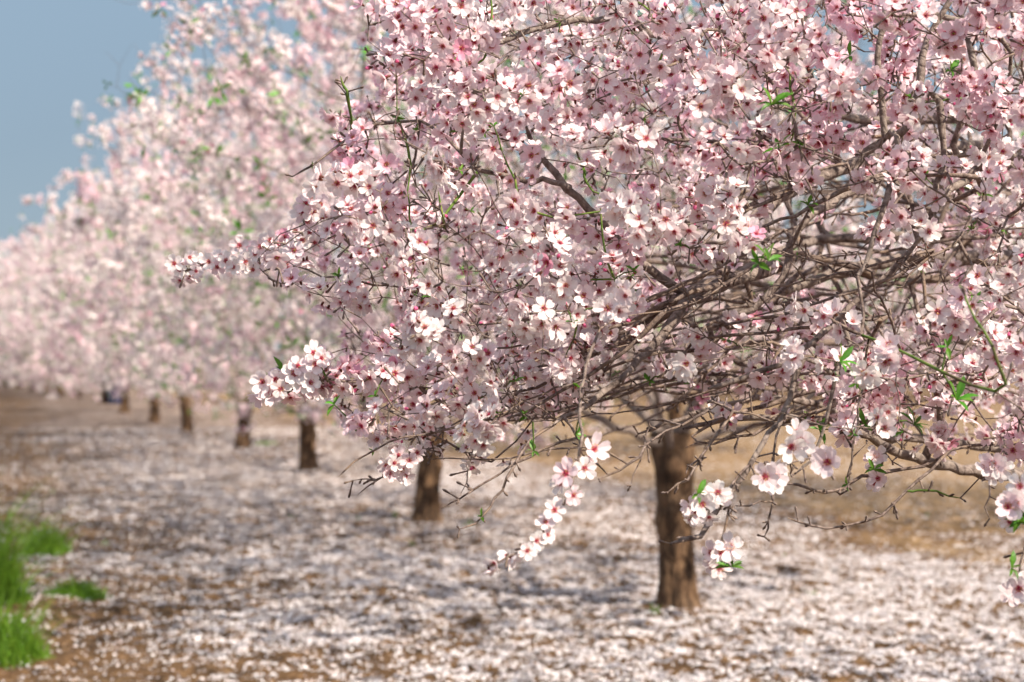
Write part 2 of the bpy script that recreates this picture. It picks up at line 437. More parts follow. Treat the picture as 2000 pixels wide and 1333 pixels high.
def gpt(px, py):   # ground point under a pixel
    Y = CAMZ * F / (py - HOR); return ((px - 1000) / F * Y, Y, 0.0)
GR = 'almond trees standing in one long row'
A = make_tree(21, 3.35, 6.4, 1.2, 4000, 50000, LO, .0235, lean=(0, .03), trunk_h=1.12, r0=.122, bend=.015)
B = make_tree(22, 3.6, 5.55, .62, 2700, 40000, LO, .029, lean=(-.03, .0), trunk_h=.95, r0=.125)
Cc = make_tree(23, 3.75, 5.7, .55, 2200, 30000, LO, .033, lean=(-.06, .02), trunk_h=.9, r0=.13)
D_ = make_tree(24, 4.0, 6.6, .68, 1700, 23000, VLO, .046, lean=(.05, .05), trunk_h=.85, r0=.135)
E_ = make_tree(25, 4.1, 6.3, .12, 1300, 18000, VLO, .05, trunk_h=.8, r0=.13)
row = [
 (A, 1325, 1192, 0.0, 'big almond tree whose thick dark trunk stands nearest, right of centre', 1.0),
 (B, 835, 1018, .5, 'second almond tree along the row, its short trunk lit orange on one side', 1.0),
 (Cc, 603, 923, 1.4, 'third almond tree along the row, its trunk left of the orange lit one', 1.0),
 (D_, 475, 877, 2.2, 'fourth almond tree along the row, its low trunk half hidden by drooping blossom', 1.0),
 (B, 365, 846, 3.6, 'fifth almond tree along the row, trunk leaning left and bare below the crown', .98),
 (Cc, 302, 825, 4.4, 'sixth almond tree along the row, close behind the left leaning trunk', 1.0),
 (D_, 243, 807, .9, 'seventh almond tree along the row, thin trunk to the right of the blue barrel', 1.0),
 (E_, 203, 789, 5.2, 'eighth almond tree along the row, dark trunk touching the blue barrel', 1.02),
 (E_, 150, 777, 3.0, 'ninth almond tree along the row, left of the blue barrel', 1.02)]
for parts, px, py, rz, lab, sc in row:
    place_tree(parts, gpt(px, py), rz, lab, GR, sc)
for i in range(5):
    Y = 66 + 6.0 * i; px = [118, 88, 62, 38, 12][i]
    place_tree(E_, ((px-1000)/F*Y, Y, 0), 1.7*i + .4, 'far almond tree merging into the pink end of the row', 'almond trees at the far end of the row', 1.12)
place_tree(B, (9.7, 6.2, 0), 2.0, 'almond tree of the next row beyond the right edge', 'almond trees of the next row')
place_tree(A, (6.9, 15.6, 0), 4.0, 'almond tree of the next row showing behind the upper right blossom', 'almond trees of the next row')
k_ = 0
for rowY, x0, x1 in ((60, -3, 32), (68, -6, 38), (78, -8, 40)):
    for x in np.arange(x0, x1, 5.2):
        place_tree(D_, (x + .8*math.sin(k_*2.1), rowY + 1.2*math.cos(k_*1.7), 0), k_ * 1.3, 'distant blossoming tree closing off the field behind the orchard', 'distant trees behind the field', 1.0 + .05 * (k_ % 3)); k_ += 1
place_tree(B, gpt(1322, 884), 2.6, 'almond tree of the next row hidden straight behind the thickest trunk', 'almond trees of the next row')
#@@T0
# ================================================================== the near tree
g = np.random.default_rng(77)
T0 = np.array([2.9, 4.35, 0.0])
near = empty('almond_tree', T0)
tag(near, 'nearest almond tree, sharp pink blossom and bare grey branches reaching in from the right', 'tree', GR)
def nobj(name, me, parent=near):
    o = obj(name, me, parent)
    if parent is near: o.location = -T0
    return o
tm, top = trunk_mesh('trunk', .14, 1.05, (-.08, 0), g)
obj('trunk', tm, near)
crotch = T0 + top - np.array([0, 0, .1])
s = Skel(crotch)
def limb(pts, w0, w1, tg='limb', join=None, step=.04):
    """pts: (px, py, depth) from the thick end to the thin end; w: width in photo pixels"""
    W = np.array([at(*p) for p in pts]); k_ = 1.18 if tg == 'limb' else 1.; r0 = k_ * w0 * pts[0][2] / F / 2; r1 = k_ * w1 * pts[-1][2] / F / 2
    C = spline(W, step); d0 = unit(C[min(2, len(C)-1)] - C[0])
    if join == 'crotch' or s.n < 30:
        q = 0; a = s.P[0]; L = np.linalg.norm(C[0] - a)
        con = hermite(a, C[0], unit(np.array([-.7, -.1, .7])) * L, d0 * L, max(4, int(L/.06)))[1:-1]
        rc = np.linspace(r0 * 1.6, r0, len(con))
    else:
        q = s.nearest(C[0], .12)
        a = s.P[q]; L = np.linalg.norm(C[0] - a)
        con = hermite(a, C[0], (s.D[q] if tg != 'green' else unit(C[0]-a)) * L, d0 * L, max(3, int(L/.05)))[1:-1]
        rc = np.full(len(con), min(r0, max(s.fix[q], .002) * .8 if s.fix[q] > 0 else r0))
    C = C + g.normal(0, .0025, C.shape)
    pts_ = np.vstack([con, C]) if len(con) else C
    rr = np.concatenate([rc, np.linspace(r0, r1, len(C))])
    rr = rr * (1 + .07 * g.standard_normal(len(rr)))
    return s.add(pts_, q, fixr=rr, tag=tg)
LB = []
def BL(*a, **k): LB.append(limb(*a, **k))
# limbs entering from the trunk beyond the right edge
BL([(2150,300,3.9),(2000,290,3.85),(1883,290,3.8),(1808,297,3.75),(1753,303,3.75),(1640,330,3.7),(1558,365,3.65),(1483,420,3.6),(1400,500,3.5)], 27, 18, join='crotch')
BL([(2150,215,4.3),(2000,225,4.2),(1883,230,4.1),(1783,235,4.1),(1653,228,4.0),(1560,190,3.9),(1500,140,3.8),(1430,90,3.7)], 25, 9, join='crotch')
BL([(2120,520,4.2),(2000,505,4.1),(1873,507,4.0),(1783,505,4.0),(1690,520,3.9),(1560,560,3.8),(1430,620,3.7),(1300,700,3.6)], 28, 12, join='crotch')
BL([(2100,440,4.3),(1950,460,4.3),(1790,462,4.25),(1693,465,4.2),(1603,470,4.2),(1500,500,4.1),(1400,560,4.0),(1250,640,3.9),(1120,700,3.8)], 20, 9, join='crotch')
BL([(2150,970,3.6),(2000,932,3.5),(1920,922,3.45),(1833,907,3.4),(1758,887,3.35),(1700,855,3.3),(1640,825,3.25),(1540,818,3.2),(1413,822,3.2),(1333,838,3.15)], 25, 7, join='crotch')
BL([(2150,900,4.0),(2000,887,3.9),(1858,867,3.8),(1783,857,3.8),(1703,847,3.7),(1620,800,3.7),(1500,780,3.6),(1380,800,3.5),(1250,850,3.4)], 20, 6, join='crotch')
BL([(2100,330,3.2),(1953,305,3.2),(1883,355,3.15),(1823,415,3.1),(1803,460,3.1),(1740,530,3.1),(1660,600,3.1),(1560,690,3.05),(1450,740,3.05),(1380,760,3.0)], 15, 8, join='crotch')
# the great curving limb and its fan
BL([(2080,330,3.4),(1900,320,3.4),(1800,320,3.35),(1733,345,3.3),(1643,385,3.25),(1573,430,3.2),(1548,475,3.2),(1520,560,3.2),(1440,620,3.2)], 20, 11, join='crotch')
BL([(1520,520,3.3),(1400,560,3.2),(1340,590,3.15),(1290,660,3.1),(1230,720,3.0),(1150,790,2.95),(1080,830,2.9)], 24, 7)
BL([(1340,575,3.2),(1267,525,3.15),(1192,450,3.1),(1107,365,3.05),(1052,300,3.05),(1027,250,3.0)], 16, 10)
BL([(1110,368,3.0),(1087,358,3.0),(1037,357,3.0),(987,345,2.95),(937,330,2.95),(912,315,2.95),(902,285,2.9),(907,175,2.9)], 11, 4)
for i in range(15):   # the fan of nearly parallel branches sweeping down to the left
    t = i / 14; y0 = 548 + 60*t + g.uniform(-8, 8); d = 3.05 + g.uniform(0, .7)
    y1 = 600 + 190*t + g.uniform(-12, 12)
    BL([(1440 - 60*t + g.uniform(-25, 25), y0 - 18, d+.1), (1330 - 30*t, y0 + 15, d), (1235 - 30*t, (y0+y1)/2 + 28 - 20*t, d), (1110 + g.uniform(-50, 40), y1 + 22, d - .05), (960 + g.uniform(-60, 60), y1 + 55 + g.uniform(-20, 30), d - .1)],
       g.uniform(8, 15), g.uniform(3, 5), tg='twig')
for i in range(36):   # low, long, nearly bare branches of the skirt
    t = g.random(); x0 = g.uniform(1350, 1750); y0 = 560 + 230*t + g.uniform(-20, 20); d = g.uniform(3.0, 4.6)
    x1 = g.uniform(1000, 1450) if i % 3 else g.uniform(860, 1100); y1 = y0 + g.uniform(50, 190) * (.5 + .5*(1-t)); y1 = min(y1, 880)
    BL([(x0, y0, d+.1), ((x0*2+x1)/3 + g.uniform(-20, 20), (y0*2+y1)/3 + g.uniform(-35, 5), d), ((x0+x1*2)/3, (y0+y1*2)/3 + g.uniform(-30, 10), d), (x1, y1, d-.1)], g.uniform(5, 12), g.uniform(2, 4), tg='twig')
for i in range(42):   # hanging and crossing branches of the open middle
    x0 = g.uniform(1480, 2000); y0 = g.uniform(220, 560); d = g.uniform(2.9, 4.5); ln = g.uniform(150, 380); a = g.choice([1.25, 1.75, 2.2, 2.6, 2.85, 3.0]) + g.normal(0, .12)
    x1 = x0 + ln*math.cos(a); y1 = min(y0 + ln*math.sin(a), 840)
    BL([(x0, y0, d), ((x0+x1)/2 + g.uniform(-18, 18), (y0+y1)/2 + g.uniform(-22, 12), d - .03), (x1, y1, d - .08)], g.uniform(5, 13), g.uniform(2.5, 5), tg='twig')
# traced branches, right half
BL([(1728,270,2.85),(1720,180,2.85),(1718,75,2.85),(1728,0,2.85),(1735,-90,2.9)], 12, 8)
BL([(1693,295,2.95),(1768,250,2.9),(1798,150,2.9),(1813,75,2.9),(1853,0,2.9),(1880,-90,2.9)], 15, 9)
BL([(1750,270,2.8),(1743,350,2.8),(1718,425,2.78),(1698,490,2.78),(1678,540,2.75)], 12, 7)
BL([(1838,200,2.9),(1843,280,2.9),(1833,360,2.9),(1813,430,2.9),(1768,515,2.9)], 12, 7)
BL([(1938,62,3.0),(1858,35,3.0),(1733,30,3.0),(1673,35,3.0)], 11, 6)
BL([(1903,130,3.3),(1893,75,3.3),(1868,0,3.3),(1860,-70,3.3)], 12, 8)
BL([(1548,215,2.8),(1558,280,2.8),(1573,345,2.8),(1593,390,2.8)], 7, 4, tg='twig')
BL([(1683,655,2.7),(1633,630,2.7),(1573,595,2.7),(1503,575,2.7)], 10, 5, tg='twig')
BL([(1660,540,2.95),(1610,520,2.95),(1560,480,2.95)], 6, 3.5, tg='twig')
BL([(1900,420,3.0),(1870,470,3.0),(1790,520,2.95),(1760,560,2.95)], 7, 4, tg='twig')
BL([(2050,640,2.9),(1960,600,2.9),(1880,690,2.85),(1800,735,2.85),(1720,740,2.8)], 9, 4, tg='twig')
BL([(2060,740,3.0),(1990,690,3.0),(1940,740,2.95),(1870,745,2.95),(1800,760,2.9)], 10, 4, tg='twig')
BL([(1645,610,2.75),(1653,680,2.75),(1633,733,2.7),(1613,832,2.7),(1583,897,2.7),(1553,927,2.7)], 8, 4)
BL([(1700,660,2.75),(1688,742,2.75),(1673,832,2.72),(1658,947,2.7)], 6, 3.5, tg='twig')
BL([(1570,700,2.65),(1545,780,2.65),(1518,825,2.65),(1493,867,2.62),(1453,927,2.6),(1408,987,2.6),(1363,1047,2.58),(1306,1063,2.55)], 9, 9)
BL([(1423,975,2.6),(1425,1007,2.6),(1413,1052,2.6),(1400,1085,2.6)], 5, 4, tg='bare')
BL([(1523,827,2.75),(1508,880,2.72),(1508,947,2.72),(1503,1017,2.7),(1493,1052,2.7)], 5, 3.5, tg='bare')
BL([(1503,977,2.7),(1465,985,2.68),(1433,987,2.66)], 4, 3, tg='bare')
BL([(2050,925,3.0),(1990,890,3.0),(1933,867,2.95),(1858,882,2.95),(1818,912,2.92),(1773,962,2.9),(1723,1007,2.88),(1653,1027,2.86),(1583,1022,2.85),(1538,1012,2.85)], 8, 4, tg='bare')
BL([(1840,895,3.0),(1733,927,3.0),(1683,932,2.97),(1633,957,2.95),(1583,957,2.92),(1528,947,2.9)], 8, 5, tg='bare')
BL([(1793,962,2.9),(1833,964,2.88),(1873,972,2.88)], 5, 3.5, tg='green')
BL([(1930,925,2.95),(1932,970,2.93),(1928,1012,2.92)], 4, 3, tg='bare')
BL([(1650,960,2.9),(1655,930,2.9),(1690,860,2.9)], 4, 3, tg='bare')
BL([(1430,800,2.75),(1408,842,2.7),(1363,897,2.68),(1335,925,2.66)], 7, 4, tg='bare')
BL([(1375,890,2.68),(1340,935,2.66),(1303,962,2.65)], 6, 3.5, tg='bare')
BL([(1590,760,3.3),(1500,790,3.3),(1420,815,3.2),(1350,850,3.1)], 12, 6, tg='twig')
# traced branches, centre and left
BL([(1320,50,3.1),(1292,70,3.1),(1257,55,3.1),(1232,30,3.1),(1200,35,3.05),(1097,45,3.0),(1027,65,2.98),(977,80,2.95),(927,95,2.95),(892,120,2.92)], 12, 9)
BL([(1450,75,3.2),(1400,60,3.2),(1333,118,3.05),(1277,145,3.0),(1227,157,3.0),(1167,167,2.95)], 9, 4, tg='twig')
BL([(1573,120,3.1),(1508,100,3.1),(1453,75,3.1)], 11, 8, tg='twig')
BL([(1400,275,3.3),(1333,272,3.3),(1197,268,3.2),(1147,270,3.15)], 9, 4, tg='twig')
BL([(760,240,3.1),(710,255,3.1),(667,280,3.08),(610,325,3.05),(575,345,3.05)], 7, 4, tg='twig')
BL([(780,400,3.1),(700,415,3.1),(667,420,3.08),(625,430,3.05)], 7, 4, tg='twig')
BL([(850,580,3.1),(760,560,3.1),(667,542,3.05),(600,530,3.05),(562,508,3.05)], 5, 3, tg='bare')
BL([(720,420,3.3),(650,450,3.3),(580,475,3.3),(520,495,3.3),(450,510,3.3),(390,522,3.3),(350,530,3.3)], 7, 3, tg='spray')
BL([(960,760,3.1),(880,800,3.05),(832,762,3.0),(787,742,2.95),(727,747,2.92),(667,745,2.9),(620,745,2.9)], 9, 6, tg='twig')
BL([(640,745,2.9),(625,712,2.9),(612,700,2.9)], 5, 3, tg='green')
BL([(625,745,2.9),(580,752,2.88),(540,748,2.86),(515,750,2.86)], 5, 3, tg='spray')
BL([(800,860,3.2),(760,850,3.2),(715,825,3.2),(680,800,3.2),(640,770,3.2)], 5, 3, tg='spray')
BL([(960,905,3.1),(900,880,3.1),(850,855,3.1),(815,830,3.1)], 5, 3, tg='spray')
BL([(1020,745,2.6),(1150,690,2.6),(1140,740,2.58),(1138,780,2.55),(1137,850,2.5),(1130,900,2.45)][1:], 8, 6, tg='bare')
BL([(1010,800,3.0),(930,820,3.0),(852,842,3.0),(757,862,2.95),(697,902,2.92),(660,928,2.9)], 6, 3, tg='bare')
BL([(1130,850,2.9),(1060,880,2.9),(1007,907,2.88),(947,947,2.85),(900,975,2.85),(862,994,2.84)], 6, 3, tg='bare')
BL([(1040,860,2.85),(1010,900,2.82),(992,935,2.8),(967,977,2.8),(947,1007,2.78),(902,1040,2.76)], 6, 4, tg='bare')
BL([(860,870,3.1),(810,890,3.1),(767,920,3.1),(697,965,3.08)], 4, 2.5, tg='bare')
BL([(750,932,3.1),(720,938,3.1),(692,942,3.1)], 3, 2, tg='bare')
BL([(1400,790,2.8),(1333,832,2.75),(1267,867,2.72),(1247,897,2.7),(1210,920,2.7),(1165,937,2.68)], 6, 4, tg='bare')
BL([(1270,820,2.8),(1265,847,2.8),(1250,900,2.78),(1230,950,2.76)], 4, 3, tg='bare')
BL([(1140,870,2.9),(1040,885,2.9),(960,895,2.9),(840,895,2.9)], 4, 2.5, tg='bare')
BL([(812,850,3.1),(802,880,3.1),(800,925,3.1)], 4, 3, tg='bare')
BL([(930,850,3.1),(915,920,3.1),(905,965,3.1)], 3, 2, tg='bare')
# young green shoots
for pts in ([(902,140,2.8),(887,105,2.8),(860,60,2.8),(822,0,2.8),(790,-60,2.8)], [(1225,600,2.85),(1187,515,2.82),(1177,450,2.8),(1172,380,2.8)],
            [(1022,405,2.8),(1005,350,2.8),(987,295,2.8)], [(805,460,2.9),(800,420,2.9),(797,375,2.9)], [(870,445,2.9),(862,410,2.9),(857,370,2.9)],
            [(1147,360,2.85),(1137,330,2.85),(1127,295,2.85)], [(965,85,2.8),(962,50,2.8),(958,-20,2.8)], [(1290,50,2.9),(1265,25,2.9),(1245,0,2.9)],
            [(800,320,2.9),(785,260,2.9),(775,190,2.9)], [(1950,700,2.3),(1925,650,2.3),(1890,590,2.3),(1870,560,2.3)], [(870,250,2.9),(875,200,2.9),(865,170,2.9)],
            [(1552,215,2.9),(1545,170,2.9),(1540,130,2.9)], [(1120,560,2.9),(1135,600,2.85),(1095,730,2.8)], [(680,190,3.),(672,165,3.),(665,150,3.)]):
    BL(pts, g.uniform(5, 7), 3.2, tg='green')
for i in range(44):   # deeper wood seen through the open middle
    x0 = g.uniform(1450, 2100); y0 = g.uniform(330, 790); d = g.uniform(3.7, 5.2); ln = g.uniform(180, 520); a = math.pi + g.normal(-.12, .28)
    x1 = x0 + ln*math.cos(a); y1 = min(y0 - ln*math.sin(a)*.8, 815)
    BL([(x0, y0, d), ((x0+x1)/2 + g.uniform(-18, 18), (y0+y1)/2 + g.uniform(-25, 15), d - .05), (x1, y1, d - .1)], g.uniform(6, 20), g.uniform(3, 8), tg='deep')
n_traced = s.n

# the hanging flowering shoots: parts with blossoms of their own
sprays = []
def spray(pts, w0, w1, fl, size=.0235, leaves=()):
    W = np.array([at(*p) for p in pts]); C = spline(W, .02); C = C + g.normal(0, .001, C.shape)
    sprays.append((C, np.linspace(w0*pts[0][2]/F/2, w1*pts[-1][2]/F/2, len(C)), fl, size, leaves))
spray([(1134,862,2.45),(1125,915,2.42),(1112,960,2.4),(1085,1010,2.4),(1055,1045,2.38),(1010,1080,2.36),(955,1108,2.36)], 6, 4,
      [(1160,878,2.44,1.15),(1105,925,2.40,1.1),(1142,915,2.42,.9),(1118,965,2.4,.8),(1120,968,2.38,.8),(1083,997,2.38,.9),(1066,1020,2.38,.75),(1070,1045,2.38,.7),(1048,1056,2.37,.8),(1030,1076,2.36,.75),(998,1090,2.36,.9),(990,1085,2.37,.7),(966,1100,2.36,.85),(955,1112,2.36,.8),(1150,895,2.46,1.),(1095,945,2.42,.8)])
spray([(640,455,3.25),(600,465,3.22),(540,485,3.2),(480,505,3.2),(420,515,3.2),(380,524,3.2),(345,530,3.2)], 7, 3,
      [(a, b, 3.14 + .004*(i % 5), sc) for i, (a, b, sc) in enumerate([(340,515,.95),(370,503,.85),(383,530,.7),(408,512,.9),(424,522,.85),(441,510,.9),(456,522,.8),(468,480,1.),(480,512,1.),(494,527,.85),(508,482,.95),(528,470,1.05),(541,500,.95),(556,463,.9),(562,490,1.),(577,452,.9),(590,470,1.),(520,507,.9),(498,497,.8),(605,455,.95),(615,475,.95),(628,450,.9),(545,478,.9),(430,500,.7),(350,528,.7)])])
spray([(680,430,3.15),(640,425,3.12),(610,410,3.1),(595,395,3.1)], 6, 4, [(a, b, 3.04 + .005*(i % 4), 1.08) for i, (a, b) in enumerate([(598,398),(612,415),(590,415),(625,400),(608,385),(632,425),(600,432),(648,412)])])
spray([(625,745,2.9),(590,748,2.82),(550,750,2.8),(515,752,2.8)], 5, 3,
      [(a, b, 2.74 + .005*(i % 4), sc) for i, (a, b, sc) in enumerate([(513,746,1.05),(538,741,1.),(530,767,1.05),(518,762,.9),(548,760,.9),(575,730,1.15),(590,748,1.),(599,722,1.1),(607,748,.9),(616,712,1.),(560,745,.9),(612,690,1.),(628,700,.85),(582,715,.9)])])
spray([(860,885,3.1),(820,880,3.08),(790,900,3.06),(765,920,3.05)], 4, 3, [(a, b, 3.0 + .005*(i % 4), .9) for i, (a, b) in enumerate([(770,905),(760,925),(785,918),(778,890),(800,900),(755,910),(815,885),(792,930)])])
spray([(1465,905,2.6),(1435,940,2.58),(1400,985,2.55),(1370,1000,2.55)], 5, 3, [(1392,970,2.52,1.),(1402,962,2.5,1.),(1360,1000,2.52,.95),(1350,990,2.53,.8),(1372,985,2.5,1.),(1410,975,2.53,.8),(1385,1010,2.56,.8),(1348,1015,2.55,.7)], leaves=[(1362,965,2.5,.05)])
spray([(1413,1052,2.6),(1405,1075,2.58),(1395,1100,2.56)], 4, 3, [(1425,1070,2.5,1.15),(1388,1080,2.53,.9),(1408,1080,2.5,1.),(1405,1110,2.54,1.),(1390,1105,2.56,.8)], leaves=[(1430,1108,2.5,.055)])
spray([(1510,905,2.6),(1500,915,2.55),(1500,930,2.52)], 4, 3, [(1512,930,2.45,1.15),(1495,932,2.43,1.1),(1508,945,2.47,1.),(1520,920,2.5,.9)])
spray([(1580,897,2.6),(1600,885,2.55),(1610,895,2.52)], 4, 3, [(1617,903,2.45,1.3),(1605,890,2.5,.9)])
spray([(1545,925,2.65),(1545,890,2.6),(1552,860,2.55)], 4, 3, [(1565,862,2.48,1.2),(1545,872,2.47,1.2),(1556,845,2.5,1.)])
spray([(2080,900,2.4),(2040,960,2.4),(1990,990,2.4),(1970,1010,2.4)], 6, 4, [(1985,985,2.35,1.2),(1968,990,2.35,1.),(1992,950,2.36,1.1),(2005,1000,2.37,1.1),(1972,1020,2.38,.8),(2015,970,2.36,1.1)], leaves=[(1985,1020,2.36,.06),(2000,1010,2.36,.06)])
spray([(2050,1000,2.5),(2005,1060,2.5),(1992,1100,2.5),(1990,1140,2.5)], 5, 3, [(1990,1150,2.4,1.1),(1975,1160,2.42,.9),(2003,1140,2.42,1.)], leaves=[(1975,1110,2.4,.05)])
spray([(1730,885,3.1),(1720,905,3.05),(1712,930,3.)], 4, 3, [(1712,890,2.95,1.),(1705,900,2.95,1.),(1715,935,2.95,.95),(1708,945,2.97,.9)], leaves=[(1708,918,2.93,.05)])
spray([(1960,880,2.8),(1945,905,2.75),(1940,925,2.7)], 4, 3, [(1940,905,2.62,1.1),(1955,915,2.62,1.),(1925,912,2.63,1.),(1945,928,2.63,.9)])
for q_ in sprays:   # hook each shoot to the wood behind it
    k = s.nearest(q_[0][0], .0); d = q_[0][0] - s.P[k]
    if np.linalg.norm(d) > .03: s.grow(q_[0][0], 0, g, step=.05, q=k, tag='bare')

# ---- density of blossom over the sharp part of the crown (crown outline in the photograph)
POLY = np.array([(725,-160),(735,0),(700,70),(660,140),(655,230),(640,300),(600,360),(620,420),(560,450),(470,480),(470,530),(560,560),(640,610),(690,670),(600,700),(640,740),(650,790),(700,850),(760,870),(800,840),(860,880),(920,860),(1000,850),(1110,820),(1160,740),(1230,700),(1330,740),(1400,830),(1480,800),(1560,830),(1700,880),(1800,860),(2100,900),(2100,-160)], float)
def inside(px, py):
    c = np.zeros(np.shape(px), bool); j = len(POLY) - 1
    for i in range(len(POLY)):
        xi, yi = POLY[i]; xj, yj = POLY[j]
        c ^= ((yi > py) != (yj > py)) & (px < (xj - xi) * (py - yi) / (yj - yi + 1e-9) + xi); j = i
    return c
def dens(px, py):
    d = np.ones(np.shape(px))
    def hole(x, y, a, b, k, rot=0.):
        nonlocal d
        dx = px - x; dy = py - y; u = dx*math.cos(rot) + dy*math.sin(rot); v = -dx*math.sin(rot) + dy*math.cos(rot)
        d = d * (1 - k * np.exp(-((u/a)**2 + (v/b)**2) ** 1.5))
    hole(1620, 400, 220, 100, .82, -.3); hole(1700, 540, 230, 90, .85); hole(1330, 620, 190, 62, .9, -.5); hole(1480, 640, 150, 90, .82)
    hole(1250, 790, 220, 70, .92); hole(1780, 120, 90, 90, .15); hole(1850, 270, 170, 50, .5); hole(1500, 760, 150, 60, .75); hole(1900, 790, 100, 40, .3)
    hole(1100, 830, 160, 60, .75); hole(930, 880, 160, 50, .85); hole(1190, 660, 60, 60, .6)
    hole(600, 620, 90, 60, .7); hole(720, 600, 60, 50, .6); hole(830, 690, 50, 40, .5); hole(720, 180, 50, 90, .5); hole(600, 400, 60, 60, .5); hole(700, 470, 60, 30, .4); hole(1700, 860, 130, 50, .6)
    hole(1600, 480, 90, 60, .7); hole(1170, 410, 200, 22, .85, .83); hole(1010, 72, 140, 18, .65, -.27); hole(980, 345, 100, 18, .7, .25)
    hole(1460, 560, 150, 40, .6, -.5)
    d = d * (.72 + .28 * sstep(560, 850, px))
    return d
def dens_xyz(P):
    px, py = pix(P); return np.where((px < 2080) & (py > -140) & (P[..., 1] > 1.), dens(px, py) * inside(px, py), .55)
# ---- twig tips filling the crown
n = 6200
py = g.uniform(-140, 900, n); px = g.uniform(460, 2080, n); Y = 2.6 + 2.2 * g.random(n) ** 1.4
keep = inside(px, py) & (g.random(n) < .12 + .88 * dens(px, py))
P = np.array([at(a, b, c) for a, b, c in zip(px[keep], py[keep], Y[keep])])
rad = np.hypot(P[:, 0] - T0[0], (P[:, 1] - T0[1]))
P = P[(rad < 3.9) & (P[:, 2] > .85)][:2050]
# crown outside the picture: above, right, behind
m = 4200; u = unit(g.standard_normal((m, 3))); rr = g.random(m) ** .4
Pg = u * rr[:, None] * np.array([3.5, 3.5, 1]); Pg[:, 2] = np.where(Pg[:, 2] > 0, Pg[:, 2]*3.0, Pg[:, 2]*1.6) + 2.6; Pg[:, :2] += T0[:2]
gx, gy = pix(Pg)
Pg = Pg[(Pg[:, 1] > 1.0) & (Pg[:, 2] > 1.1) & ~((gx < 2080) & (gy > -140)) & (np.hypot(Pg[:, 0], Pg[:, 1]) > 2.3)][:1700]
allp = np.vstack([P, Pg]); order = np.argsort(np.linalg.norm(allp - crotch, axis=1))
for k, p in enumerate(allp[order]):
    s.grow(p, .30, g, step=.035, curl=.5, sag=g.uniform(-.5, .35), tag='t')
s.radii(.0014, 1); e = math.log(s.w[0]) / math.log(.075 / .0014); s.radii(.0014, e)
print('near tree nodes', s.n)
r = s.r
twg, grn, idx_l = [], [], []
for i, c in enumerate(s.chains):
    ch = s.chain(c)
    if c[3] == 'limb':
        V, Q = tubes([ch], 12, wob=.035, seed=i); nobj('limb', make_mesh('limb', V, [Q], M_LIMB, smooth=True))
    elif c[3] == 'green':
        V, Q = tubes([ch], 7, wob=.04); nobj('green_shoot', make_mesh('green_shoot', V, [Q], M_GREEN_TWIG, smooth=True))
    else: twg.append(ch)
nn = np.arange(1, s.n); thin = nn[(r[1:s.n] < .0045) & (s.P[1:s.n, 1] < 5.5)]
V, Q = tubes(twg, 6, wob=.05); V2, Q2 = tubes(spurs(s.P[thin], s.D[thin], r[thin], g, 17000), 4)
o = nobj('twigs', make_mesh('twigs', np.vstack([V, V2]), [Q, Q2 + len(V)], M_TWIG, smooth=True)); o['kind'] = 'stuff'
# ---- blossoms in small clusters along the thin wood
btag = np.zeros(s.n, int)
for c in s.chains: btag[c[1]:c[2]] = {'bare': 1, 'spray': 2, 'limb': 3, 'deep': 4}.get(c[3], 0)
sel = nn[(r[1:s.n] < .0062)]
Ps = s.P[sel]; px, py = pix(Ps); infr = (px > 200) & (px < 2080) & (py > -140) & (Ps[:, 1] > 1)
d = np.where(infr, dens(px, py) * np.where(inside(px, py), 1, .02), .8)
d = np.where(btag[sel] == 1, .004, d); d = np.where(btag[sel] == 4, .05 * d, d); d = np.where(btag[sel] == 2, 2.2, d); d = np.where(btag[sel] == 3, d*.3, d)
clump = fbm(Ps[:, 0]*9 + Ps[:, 2]*5, Ps[:, 1]*7 - Ps[:, 2]*8, 2)
d = np.where(btag[sel] == 2, d, d * sstep(.34, .62, clump) * 1.6)
d = np.where(infr & (Ps[:, 1] > 4.3), d * .6, d)
pick = sel[g.random(len(sel)) < np.clip(d * .72, 0, .97)]
cnt = g.choice([1, 2, 3, 4, 5], len(pick), p=[.22, .28, .25, .16, .09])
kk = np.repeat(pick, cnt); N_ = len(kk); print('near blossoms', N_)
base = s.P[kk] + (s.P[s.par[kk]] - s.P[kk]) * g.random((N_, 1)) * .6
cdir = unit(np.repeat(g.standard_normal((len(pick), 3)), cnt, 0)); side = unit(np.cross(s.D[kk], g.standard_normal((N_, 3))))
cam = unit(np.array([0, 0, CAMZ]) - base); away = unit(base - (T0 + [0, 0, 2.2]))
nr = unit(side*.9 + cdir*.45 + away*.65 + cam*.28 + np.array([0, 0, .12]))
pos = base + nr * g.uniform(.008, .022, (N_, 1)) + side*.006
pk = fbm(base[:, 0]*3.1 + 2, base[:, 2]*3.1 + base[:, 1]*2, 2)
tn, ct = tints(N_, g, .42, spots=sstep(.38, .8, pk))
pid = g.choice(len(HI), N_, p=[.086]*8 + [.085, .06, .02, .067] + [.04, .04])
tn[pid >= 12] = np.array([.80, .36, .50])
size = np.where(pid >= 12, .0165, .0216) * g.uniform(.82, 1.1, N_)
bx, by = pix(base); hi = (bx < 2150) & (by > -200) & (base[:, 1] > 1) & (base[:, 1] < 5.6); lo = ~hi
V, Q, T, C = scatter(HI, pid[hi], pos[hi], nr[hi], size[hi], tn[hi], ct[hi], g)
V2, Q2, T2, C2 = scatter(LO, pid[lo] % 8, pos[lo], nr[lo], size[lo], tn[lo], ct[lo], g)
o = nobj('blossoms', make_mesh('blossoms', np.vstack([V, V2]), [np.vstack([Q, Q2 + len(V)]), T], M_PETAL, np.vstack([C, C2]))); o['kind'] = 'stuff'
